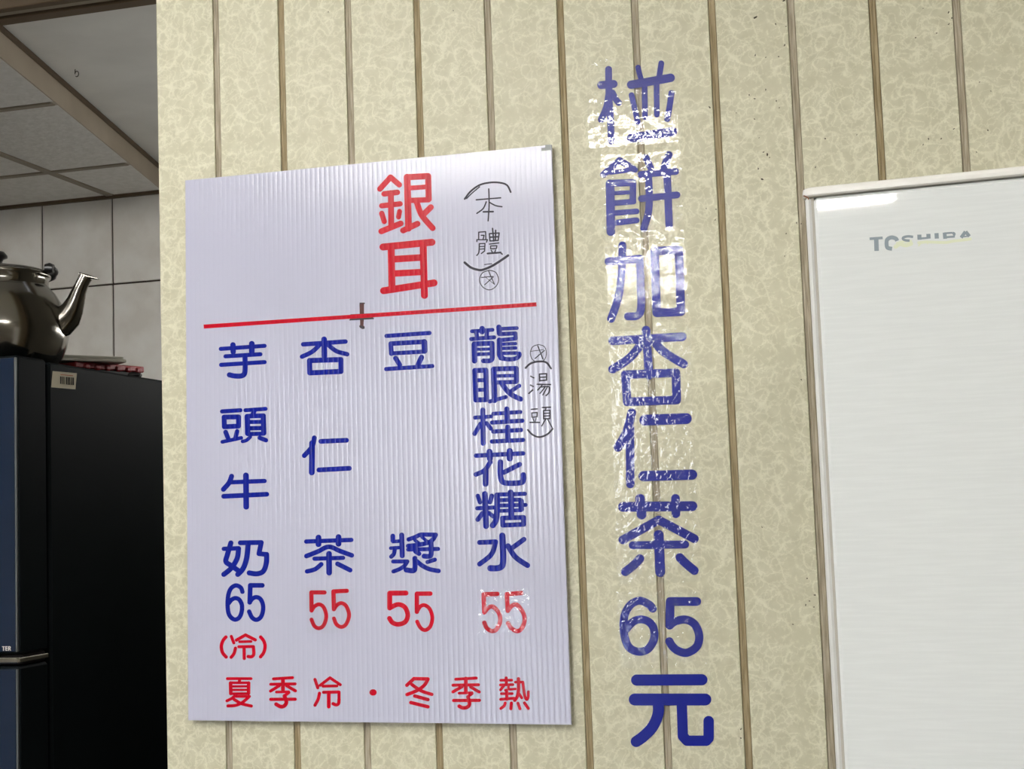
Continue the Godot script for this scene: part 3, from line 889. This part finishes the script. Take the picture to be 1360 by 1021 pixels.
# [colour, crop x, crop y, enlargement, strokes]
func board_text() -> Array:
	return [
	["red", 480, 220, 5.374, [[40, 132, 166, 208, 82, 270, 136], [40, 162, 201, 256, 190], [38, 145, 286, 276, 272], [42, 210, 195, 213, 440], [38, 145, 340, 163, 398], [36, 272, 326, 265, 366], [42, 142, 468, 280, 412], [48, 326, 82, 336, 446], [44, 326, 82, 476, 74, 480, 238], [34, 335, 160, 478, 150], [38, 335, 248, 478, 243], [42, 297, 462, 400, 414], [-42, 395, 260, 430, 352, 508, 445], [42, 495, 296, 446, 344]]],
	["red", 480, 220, 5.374, [[50, 154, 580, 503, 546], [50, 212, 590, 218, 868], [50, 441, 580, 450, 925], [48, 215, 668, 440, 654], [46, 215, 770, 440, 758], [50, 158, 892, 518, 836]]],
	["red", 0, 0, 1.0, [[5.4, 270.5, 433.6, 712.5, 404]], "red_rule"],
	["smudge", 450, 390, 17.01, [[105, 300, 545, 735, 505], [60, 505, 240, 500, 430], [50, 545, 225, 545, 440], [80, 520, 500, 520, 690], [85, 505, 735, 540, 755]]],
	["ink", 450, 390, 17.01, [[22, 478, 240, 490, 600], [22, 555, 220, 552, 620], [26, 480, 215, 575, 215], [24, 250, 590, 780, 560], [20, 270, 475, 770, 450], [40, 490, 740, 560, 770]], "marker_cross"],
	["blue", 260, 430, 6.383, [[35, 212, 212, 583, 186], [46, 315, 178, 317, 236], [48, 475, 168, 475, 234], [36, 252, 275, 548, 257], [36, 215, 347, 583, 324], [-44, 417, 272, 417, 400, 395, 438, 335, 442, 285, 432]]],
	["blue", 260, 430, 6.383, [[36, 223, 742, 378, 732], [42, 362, 788, 240, 790, 242, 872], [42, 362, 788, 362, 866, 242, 872], [40, 253, 917, 275, 972], [38, 350, 910, 334, 975], [32, 225, 1000, 385, 966], [34, 420, 732, 592, 720], [40, 495, 740, 478, 780], [46, 436, 785, 440, 928], [44, 572, 785, 576, 926], [40, 436, 782, 574, 778], [34, 440, 832, 572, 830], [38, 440, 885, 572, 883], [36, 440, 934, 574, 930], [-30, 462, 958, 430, 986, 396, 996], [38, 542, 966, 594, 986]]],
	["blue", 260, 580, 5.105, [[-34, 243, 267, 225, 312, 187, 356], [30, 235, 308, 466, 299], [33, 189, 403, 481, 389], [39, 340, 261, 342, 474]]],
	["blue", 260, 580, 5.105, [[-35, 238, 719, 214, 800, 204, 845, 235, 870, 282, 902], [30, 190, 759, 290, 755], [-35, 290, 757, 280, 825, 240, 890, 190, 932], [-36, 355, 725, 345, 820, 322, 890, 285, 932], [33, 302, 718, 444, 716, 428, 792, 480, 797], [-35, 480, 797, 478, 855, 458, 910, 415, 928, 362, 922]]],
	["blue", 270, 760, 7.854, [[-46, 408, 202, 390, 158, 340, 136, 290, 165, 262, 230, 253, 330, 262, 420, 290, 470, 332, 492, 375, 470, 400, 410, 402, 340, 375, 285, 335, 268, 295, 285, 262, 325]]],
	["blue", 270, 760, 7.854, [[50, 615, 135, 490, 135, 484, 312], [-46, 484, 312, 510, 276, 552, 258, 596, 278, 622, 340, 620, 410, 596, 470, 552, 494, 508, 470, 478, 408]]],
	["red", 270, 760, 7.854, [[-36, 235, 674, 205, 712, 188, 770, 200, 835, 238, 882]]],
	["red", 270, 760, 7.854, [[32, 292, 667, 318, 735], [-34, 335, 790, 320, 845, 290, 885], [34, 345, 706, 440, 652, 542, 704], [28, 378, 723, 498, 720], [32, 370, 775, 520, 773], [-35, 522, 775, 526, 850, 505, 878, 467, 877], [34, 425, 782, 427, 898]]],
	["red", 270, 760, 7.854, [[-36, 598, 674, 630, 715, 644, 770, 630, 835, 597, 880]]],
	["blue", 380, 430, 4.642, [[28, 105, 126, 366, 109], [35, 234, 95, 236, 198], [-28, 205, 130, 160, 172, 98, 202], [-28, 262, 132, 310, 168, 376, 187], [32, 338, 220, 144, 226, 146, 302], [32, 338, 220, 338, 293, 146, 302]]],
	["blue", 380, 430, 4.642, [[-30, 174, 702, 160, 756, 112, 812], [36, 160, 735, 158, 916], [30, 214, 724, 372, 717], [30, 202, 900, 390, 890]]],
	["blue", 380, 690, 6.005, [[35, 160, 174, 520, 161], [46, 258, 142, 258, 196], [46, 418, 138, 418, 192], [-38, 162, 290, 250, 255, 340, 216, 430, 250, 523, 284], [34, 226, 311, 454, 304], [46, 342, 272, 343, 422], [-36, 280, 355, 230, 395, 167, 412], [38, 410, 352, 510, 402]]],
	["red", 380, 690, 6.005, [[34, 306, 580, 201, 580, 203, 724], [-31, 203, 724, 228, 690, 264, 675, 300, 700, 320, 770, 300, 840, 263, 865, 226, 848, 202, 796]]],
	["red", 380, 690, 6.005, [[34, 484, 567, 377, 572, 381, 714], [-31, 381, 714, 406, 680, 442, 665, 480, 690, 502, 760, 480, 830, 442, 855, 402, 835, 381, 787]]],
	["blue", 490, 390, 7.854, [[44, 183, 440, 632, 409], [50, 580, 500, 228, 520, 234, 624], [60, 578, 502, 580, 596], [44, 234, 622, 580, 602], [52, 278, 672, 322, 742], [54, 548, 662, 512, 740], [44, 180, 785, 660, 754]]],
	["blue", 510, 700, 14.587, [[92, 170, 170, 172, 262], [70, 175, 278, 320, 266], [98, 342, 152, 352, 552], [70, 130, 405, 330, 392], [-82, 208, 420, 190, 515, 140, 570], [-84, 476, 236, 600, 192, 700, 146, 800, 142, 1004, 146], [-88, 1000, 150, 950, 232, 850, 300, 640, 345, 468, 362], [70, 600, 250, 700, 330], [66, 735, 190, 835, 275], [80, 468, 432, 1046, 420], [-96, 910, 300, 912, 520, 868, 564, 775, 560], [88, 610, 470, 680, 512], [78, 176, 664, 452, 662], [-80, 448, 668, 390, 752, 290, 815, 182, 856], [-100, 598, 604, 600, 770, 570, 840, 430, 826], [-88, 640, 660, 740, 744, 880, 812, 1054, 846], [80, 842, 674, 984, 628]]],
	["red", 380, 690, 6.005, [[40, 956, 585, 826, 586, 826, 704], [-38, 826, 704, 890, 676, 945, 696, 970, 758, 950, 814, 895, 834, 848, 820, 824, 786]]],
	["red", 380, 690, 6.005, [[36, 1150, 589, 1043, 590, 1043, 734], [-31, 1043, 734, 1070, 692, 1105, 682, 1145, 712, 1166, 780, 1150, 850, 1110, 880, 1072, 862, 1045, 812]]],
	["blue", 615, 425, 8.511, [[62, 215, 96, 215, 130], [44, 100, 126, 332, 110], [50, 150, 140, 160, 200], [50, 270, 130, 265, 190], [46, 92, 214, 352, 194], [62, 126, 275, 130, 460], [56, 126, 268, 328, 262, 330, 420], [-54, 330, 400, 325, 445, 290, 460, 230, 460], [36, 150, 330, 320, 326], [40, 150, 388, 320, 380], [60, 405, 80, 410, 148], [42, 410, 98, 608, 90], [46, 410, 158, 592, 150, 594, 206], [46, 594, 208, 430, 226], [-62, 410, 228, 412, 320, 414, 395, 445, 430], [38, 440, 272, 594, 265], [40, 440, 320, 594, 314], [40, 440, 374, 610, 372], [-50, 425, 430, 520, 443, 600, 432, 634, 400, 636, 380]]],
	["blue", 615, 425, 8.511, [[58, 258, 566, 132, 570, 144, 902], [58, 258, 566, 264, 898, 144, 902], [46, 145, 680, 258, 678], [44, 145, 790, 260, 786], [66, 346, 560, 356, 905], [56, 346, 552, 602, 546, 602, 690], [40, 350, 632, 600, 626], [48, 350, 705, 600, 698], [44, 300, 920, 484, 868], [-58, 440, 720, 500, 800, 560, 850, 650, 892], [46, 634, 742, 545, 800]]],
	["blue", 610, 420, 5.674, [[30, 118, 763, 240, 754], [38, 177, 706, 180, 957], [34, 160, 810, 115, 884], [32, 206, 805, 238, 846], [30, 256, 734, 460, 720], [40, 358, 698, 360, 790], [33, 247, 800, 475, 786], [33, 256, 868, 464, 856], [40, 365, 835, 365, 932], [33, 246, 943, 480, 931]]],
	["blue", 610, 580, 3.646, [[22, 81, 91, 309, 80], [29, 146, 72, 148, 105], [29, 244, 68, 244, 105], [-23, 150, 122, 122, 162, 80, 182], [28, 128, 160, 127, 228], [-27, 199, 122, 200, 195, 220, 222, 296, 222, 310, 206, 310, 184], [24, 292, 133, 216, 172]]],
	["blue", 615, 640, 13.6, [[80, 266, 250, 306, 365], [80, 518, 248, 486, 364], [105, 394, 216, 416, 796], [76, 256, 474, 546, 460], [86, 350, 565, 266, 676], [78, 470, 560, 545, 622], [108, 858, 190, 858, 230], [76, 610, 226, 1116, 212], [-105, 615, 240, 615, 420, 610, 560, 590, 700, 535, 782], [74, 680, 326, 1030, 318], [100, 1048, 345, 1050, 492], [72, 680, 424, 1130, 412], [70, 680, 520, 1040, 508], [108, 865, 220, 870, 600], [86, 1092, 638, 712, 650, 716, 776], [86, 1092, 640, 1094, 764, 716, 780]]],
	["blue", 610, 580, 3.646, [[24, 98, 511, 176, 508], [-24, 176, 508, 156, 568, 98, 616], [-30, 208, 478, 212, 602, 196, 633, 150, 636], [24, 313, 496, 260, 535], [-26, 236, 528, 272, 582, 330, 622]]],
	["red", 610, 580, 3.646, [[22, 184, 760, 118, 763, 121, 850], [-21, 121, 850, 140, 828, 162, 822, 190, 850, 198, 890, 182, 930, 158, 940, 132, 924, 121, 899]]],
	["red", 610, 580, 3.646, [[22, 300, 756, 230, 762, 235, 842], [-21, 235, 842, 255, 818, 280, 814, 308, 850, 316, 890, 300, 930, 278, 940, 250, 925, 236, 902]]],
	["red", 280, 880, 6.182, [[24, 136, 130, 330, 130], [26, 236, 135, 234, 160], [30, 162, 166, 164, 252], [30, 310, 166, 310, 250], [22, 160, 164, 312, 164], [20, 160, 194, 312, 193], [20, 160, 223, 312, 222], [22, 160, 254, 312, 252], [-25, 200, 266, 175, 290, 132, 312], [22, 190, 276, 318, 276], [-26, 312, 280, 255, 328, 200, 350, 140, 354], [-26, 190, 300, 250, 335, 332, 355]]],
	["red", 280, 880, 6.182, [[25, 514, 132, 670, 122], [25, 492, 176, 692, 173], [32, 592, 130, 592, 220], [26, 562, 188, 490, 232], [26, 622, 188, 694, 230], [22, 538, 240, 640, 238], [26, 640, 244, 602, 274], [27, 492, 300, 692, 299], [-32, 604, 272, 620, 322, 604, 352, 574, 360, 536, 340]]],
	["red", 280, 880, 6.182, [[26, 855, 137, 878, 205], [-27, 892, 250, 880, 300, 855, 348], [25, 897, 185, 978, 123, 1063, 180], [24, 920, 192, 1035, 190], [26, 925, 242, 1052, 240, 1052, 310], [-28, 1052, 300, 1048, 334, 1030, 345, 1004, 336], [31, 968, 245, 968, 360]]],
	["red", 280, 880, 6.182, [[52, 1328, 243, 1336, 243]], "red_dot"],
	["red", 500, 880, 5.037, [[24, 203, 150, 250, 106, 344, 108], [-24, 344, 110, 320, 150, 270, 186, 204, 212], [-23, 236, 145, 300, 188, 370, 211], [24, 256, 222, 344, 246], [24, 230, 266, 344, 294]]],
	["red", 500, 880, 5.037, [[20, 530, 110, 668, 102], [21, 512, 150, 682, 147], [25, 598, 105, 598, 190], [22, 572, 160, 512, 194], [21, 630, 162, 687, 195], [18, 552, 203, 640, 200], [20, 640, 206, 610, 226], [22, 516, 252, 688, 251], [-25, 612, 230, 622, 275, 606, 297, 578, 301, 553, 290]]],
	["red", 655, 890, 17.017, [[62, 172, 224, 418, 222], [70, 295, 172, 300, 300], [62, 162, 330, 446, 322], [64, 240, 350, 166, 440], [-58, 345, 350, 362, 425, 500, 420], [60, 275, 450, 290, 460], [62, 185, 528, 430, 526], [72, 305, 450, 310, 650], [66, 168, 656, 470, 630], [-74, 570, 190, 572, 430, 545, 590, 486, 678], [60, 500, 266, 668, 266], [-64, 670, 268, 690, 430, 716, 590, 758, 660, 790, 600, 794, 484], [62, 585, 530, 645, 622], [-66, 270, 738, 240, 810, 172, 862], [72, 410, 740, 398, 866], [66, 560, 744, 604, 868], [66, 706, 736, 794, 862]]],
	["ink", 600, 230, 6.006, [[-12, 103, 205, 150, 145, 220, 95, 300, 75, 380, 75, 440, 95, 470, 150], [-8, 118, 202, 158, 162, 222, 108]]],
	["ink", 600, 230, 6.006, [[-9, 295, 125, 298, 250, 290, 380], [9, 195, 212, 390, 196], [-9, 275, 228, 250, 282, 200, 320], [-9, 300, 232, 350, 258, 400, 267], [11, 252, 308, 330, 306]]],
	["ink", 600, 230, 6.006, [[8, 215, 530, 215, 470, 270, 466, 272, 526], [8, 235, 495, 258, 495, 250, 525], [8, 200, 545, 200, 530, 285, 530, 276, 550], [-9, 220, 562, 216, 630, 200, 655], [8, 220, 562, 265, 560, 262, 620, 236, 640], [7, 222, 585, 260, 583], [7, 222, 606, 258, 603], [10, 325, 440, 335, 540], [10, 350, 455, 348, 535], [9, 305, 540, 300, 482, 378, 476], [9, 378, 476, 370, 535], [10, 305, 510, 375, 506], [9, 305, 540, 370, 536], [8, 300, 565, 375, 556], [8, 310, 602, 310, 580, 360, 578], [8, 360, 578, 356, 600, 312, 603], [8, 315, 615, 325, 632], [8, 350, 612, 342, 632], [12, 285, 640, 390, 632], [10, 395, 640, 402, 645]]],
	["ink", 600, 230, 6.006, [[-16, 103, 712, 150, 750, 200, 768, 245, 770, 320, 740, 400, 690, 450, 655], [6, 262, 728, 320, 722]]],
	["ink", 600, 230, 6.006, [[-6, 298, 774, 350, 790, 373, 850, 350, 905, 298, 930, 245, 905, 222, 850, 245, 795, 298, 774], [7, 295, 782, 340, 885], [6, 235, 832, 330, 822], [6, 332, 826, 262, 890], [4, 262, 822, 335, 882]]],
	["ink", 690, 440, 6.807, [[-6, 172, 118, 225, 138, 242, 198, 225, 255, 172, 278, 118, 255, 97, 198, 118, 140, 172, 118], [9, 165, 130, 212, 250], [8, 225, 172, 140, 245], [5, 100, 180, 215, 165]]],
	["ink", 690, 440, 6.807, [[-15, 55, 330, 100, 290, 170, 272, 240, 280, 285, 335]]],
	["ink", 690, 440, 6.807, [[10, 100, 405, 130, 420], [10, 98, 485, 125, 498], [12, 85, 560, 118, 530], [11, 182, 448, 180, 386, 245, 382], [11, 245, 382, 244, 440, 182, 446], [10, 182, 415, 244, 412], [11, 160, 478, 280, 480], [10, 205, 485, 165, 530], [-11, 195, 502, 265, 500, 266, 550, 240, 580], [9, 230, 505, 185, 560], [9, 250, 505, 210, 575]]],
	["ink", 690, 440, 6.807, [[10, 105, 705, 160, 700], [9, 112, 776, 110, 736, 160, 733], [9, 160, 733, 158, 772, 112, 776], [8, 120, 785, 130, 810], [8, 150, 785, 142, 812], [11, 95, 822, 180, 822], [11, 205, 688, 280, 685], [9, 240, 690, 234, 712], [10, 218, 790, 216, 716, 275, 713], [10, 275, 713, 275, 788, 218, 790], [9, 218, 740, 275, 738], [9, 218, 765, 275, 762], [9, 235, 795, 200, 855], [9, 255, 795, 300, 880]]],
	["ink", 690, 440, 6.807, [[-14, 75, 890, 120, 935, 180, 955, 250, 930, 300, 880]]],
	["tab", 700, 180, 22.67, [[170, 545, 362, 722, 358], [90, 430, 420, 560, 410]]],
	]

# ------------------------------------------------------------------ the taped vinyl characters on the wall
func build_wall_lettering():
	var foot := at_z(880, 985, 0.0)
	var t := thing("vinyl_lettering", "tall column of blue vinyl characters under clear tape on the panelled wall", "lettering", Vector3(foot.x, foot.y, 0))
	var pl := Plane(Vector3.BACK, 0.0003)
	var text := [
	[770, 60, 3.926, [[42, 112, 208, 176, 202], [-36, 150, 126, 152, 260, 160, 380, 164, 500], [-36, 150, 262, 140, 320, 112, 388], [-34, 170, 248, 188, 282, 203, 300], [-28, 304, 116, 312, 150, 320, 178], [30, 425, 94, 414, 165], [44, 268, 206, 474, 170], [30, 338, 215, 340, 375], [30, 400, 200, 402, 362], [-30, 270, 260, 286, 330, 302, 400], [-32, 478, 250, 468, 320, 456, 385], [48, 270, 484, 484, 450]]],
	[770, 60, 3.926, [[36, 124, 674, 208, 600, 286, 648], [24, 160, 664, 255, 652], [46, 158, 722, 162, 972], [38, 158, 720, 276, 716], [34, 278, 718, 276, 812], [22, 165, 772, 275, 766], [30, 165, 824, 280, 815], [30, 165, 876, 296, 866], [32, 165, 928, 296, 913], [-36, 345, 585, 360, 618, 370, 640], [-38, 465, 570, 448, 610, 438, 645], [36, 318, 674, 500, 658], [36, 322, 800, 506, 780], [-38, 358, 670, 362, 780, 358, 870, 334, 955], [40, 455, 665, 466, 938]]],
	[780, 310, 3.927, [[44, 112, 146, 272, 132], [-42, 272, 132, 278, 270, 280, 390, 260, 428, 212, 432], [-42, 183, 62, 180, 190, 162, 330, 124, 445], [46, 478, 86, 350, 92, 362, 412], [46, 478, 86, 488, 408, 362, 413]]],
	[780, 310, 3.927, [[46, 132, 560, 495, 538], [46, 306, 504, 322, 740], [-46, 290, 562, 225, 645, 132, 708], [-46, 345, 560, 400, 618, 502, 680], [46, 462, 726, 198, 736, 208, 878], [46, 462, 726, 466, 868, 208, 878]]],
	[780, 540, 3.926, [[-46, 232, 30, 205, 130, 160, 212], [46, 222, 110, 224, 402], [58, 300, 70, 516, 62], [54, 293, 362, 546, 354]]],
	[780, 540, 3.926, [[52, 186, 522, 548, 518], [52, 275, 480, 283, 562], [46, 460, 478, 462, 558], [46, 185, 694, 372, 590, 558, 688], [42, 237, 722, 510, 718], [52, 372, 668, 380, 862], [-46, 274, 792, 240, 828, 198, 860], [-46, 482, 786, 515, 818, 558, 854]]],
	[800, 760, 3.911, [[-42, 262, 188, 240, 165, 195, 147, 150, 165, 118, 215, 110, 285, 120, 350, 145, 395, 195, 412, 240, 395, 268, 345, 266, 290, 240, 256, 200, 244, 160, 256, 122, 296]]],
	[800, 760, 3.911, [[46, 490, 151, 352, 151, 350, 274], [-43, 350, 274, 380, 254, 432, 245, 480, 270, 503, 330, 490, 385, 440, 417, 395, 408, 365, 385, 348, 358]]],
	[800, 760, 3.911, [[58, 178, 559, 517, 557], [62, 168, 660, 535, 660], [-58, 288, 660, 290, 730, 262, 800, 215, 850, 176, 878], [54, 412, 665, 418, 850, 440, 874, 540, 874, 552, 860, 552, 772]]],
	]
	for g in text:
		unworld(writing(g[3], "blue_character", mats.wall_vinyl, t, pl, g[0], g[1], g[2], 0.0003), t)
	var sheets := [
		[[778, 81, 897, 66, 901, 189, 782, 197], 0.00035], [[797, 206, 904, 199, 909, 318, 803, 322], 0.00016],
		[[803, 326, 911, 318, 915, 434, 808, 440], 0.0001], [[807, 442, 917, 434, 921, 540, 813, 546], 0.0002],
		[[812, 548, 920, 540, 927, 690, 818, 692], 0.00014], [[817, 694, 930, 688, 932, 772, 822, 776], 0.00016],
		[[818, 786, 938, 782, 942, 884, 824, 888], 0.0001]]
	var k := 0
	for s in sheets:
		var q: Array = s[0]
		tape_sheet(t, [Vector2(q[0], q[1]), Vector2(q[2], q[3]), Vector2(q[4], q[5]), Vector2(q[6], q[7])], 0.0014, s[1], 7 + k, k < 3)
		k += 1

# ------------------------------------------------------------------ kettle on the black refrigerator
func build_kettle():
	var c := at_z(-4, 472, -0.205)
	var right := Vector3(view.x.x, 0, view.x.z).normalized()
	var t := thing("kettle", "large stainless steel kettle with long spout on top of black refrigerator", "kettle", Vector3(c.x, 1.80, c.z), atan2(-right.z, right.x))
	var mpp: float = (c - EYE).dot(-view.z) / FOCAL
	var base := 476.0
	var prof := [[0, 476], [70, 476], [76, 474], [83, 466], [89, 452], [92, 436], [92, 424], [89, 408], [83, 392], [75, 379], [68, 372], [66.5, 368], [66, 360], [69, 358], [70, 355], [68, 352], [65, 351]]
	var st := start()
	lathe(st, scaled(prof, mpp, base), 64)
	piece(st, "body", mats.steel, t)
	st = start()
	lathe(st, scaled([[67, 351], [66, 349.5], [58, 347], [40, 343.5], [20, 341], [8, 340], [0, 340]], mpp, base), 64)
	var lid := piece(st, "lid", mats.steel, t)
	st = start()
	lathe(st, scaled([[0, 341], [7, 341], [7, 337], [9, 332], [14, 330], [14, 327], [10, 322], [4, 320], [0, 320]], mpp, base), 24)
	piece(st, "knob", mats.kettle_black, lid)
	# spout: from the belly up to a flared lip
	var sp := [[72, 424, 19], [82, 420, 20], [91, 412, 18], [97, 402, 14.5], [101.5, 391, 11.8], [105.5, 379, 9.8], [109.5, 370, 8.8], [113, 363, 8.8], [115, 359.5, 9.2]]
	var path := []
	var rad := []
	for s in sp:
		path.append(Vector3((s[0] + 4) * mpp, (base - s[1]) * mpp, 0))
		rad.append(s[2] * mpp)
	st = start()
	tube(st, path, rad, 20)
	var spout := piece(st, "spout", mats.steel, t)
	st = start()
	tube(st, [Vector3((106 + 4) * mpp, (base - 355) * mpp, 0), Vector3((118 + 4) * mpp, (base - 359.5) * mpp, 0), Vector3((133 + 4) * mpp, (base - 363.5) * mpp, 0)], [2.0 * mpp, 3.0 * mpp, 0.6 * mpp], 10)
	piece(st, "spout_lip", mats.steel, spout)
	# bail handle folded down round the lid, with its black ends
	st = start()
	path = []
	rad = []
	for i in 25:
		var a := PI * i / 24.0
		path.append(Vector3(cos(a) * 76 * mpp, (base - 347 - sin(a) * 4) * mpp, -sin(a) * 76 * mpp))
		rad.append((3.0 if i < 5 or i > 19 else 5.5) * mpp)
	tube(st, path, rad, 10)
	piece(st, "handle", mats.kettle_black, t)
	for s in [-1, 1]:
		st = start()
		tube(st, [Vector3(s * 66 * mpp, (base - 347) * mpp, 0.004), Vector3(s * 72 * mpp, (base - 347) * mpp, 0.004), Vector3(s * 77 * mpp, (base - 347.5) * mpp, 0.004)], [6.0 * mpp, 7.5 * mpp, 5.5 * mpp], 14)
		piece(st, "handle_end", mats.kettle_black, t)

func scaled(p: Array, k: float, base: float) -> Array:
	var r := []
	for q in p:
		r.append([q[0] * k, (base - q[1]) * k])
	return r

# ------------------------------------------------------------------ flat things on the black refrigerator
func build_fridge_top_things():
	# red ridged tray lying at the back
	var a := at_z(100, 484, -0.40)
	var b := at_z(192, 490, -0.56)
	var t := thing("red_tray", "low red ridged plastic tray on the black refrigerator, under a pale board", "tray", Vector3(b.x, 1.80, b.z), atan2(-(b - a).z, (b - a).x))
	var len := Vector2(b.x - a.x, b.z - a.z).length()
	box_piece(Vector3(-len, 0.0, -0.16), Vector3(-0.012, 0.014, 0.0), "base", mats.dark_plastic, t, 0.002)
	box_piece(Vector3(-len, 0.014, -0.16), Vector3(0.0, 0.026, 0.0), "rim", mats.red_plastic, t, 0.002)
	for i in 6:
		var st := start()
		var x := -0.016 - i * (len - 0.03) / 5.5
		box(st, Vector3(x - 0.007, 0.012, -0.004), Vector3(x + 0.007, 0.023, 0.004), 0.003)
		piece(st, "knob", mats.red_plastic, t)
	# pale board lying across it
	var c := at_z(48, 474, -0.34)
	var d := at_z(168, 475, -0.475)
	var u := thing("plastic_board", "thin pale plastic board lying across the red tray beside the kettle", "board", Vector3(d.x, 1.8262, d.z), atan2(-(d - c).z, (d - c).x))
	var l2 := Vector2(d.x - c.x, d.z - c.z).length()
	box_piece(Vector3(-l2, 0, -0.16), Vector3(0, 0.006, 0), "plate", mats.tray_plastic, u, 0.001)
	box_piece(Vector3(-l2, 0.006, -0.004), Vector3(-0.006, 0.011, 0), "lip", mats.tray_plastic, u, 0.001)
	# small clear box on it, next to the kettle
	var e := at_z(62, 470, -0.372)
	var w := thing("clear_box", "small clear plastic lid lying beside the kettle's foot", "lid", Vector3(e.x, 1.8323, e.z - 0.02), 0.3)
	box_piece(Vector3(0, 0, -0.02), Vector3(0.026, 0.007, 0.008), "lid", mats.clear_plastic, w, 0.001)
	var f := at_z(186, 498, -0.53)
	var g := thing("black_box", "small black plastic box at the end of the red tray", "box", Vector3(f.x, 1.80, f.z + 0.02), 0.3)
	box_piece(Vector3(-0.012, 0, -0.012), Vector3(0.012, 0.009, 0.012), "box_body", mats.dark_plastic, g, 0.003)
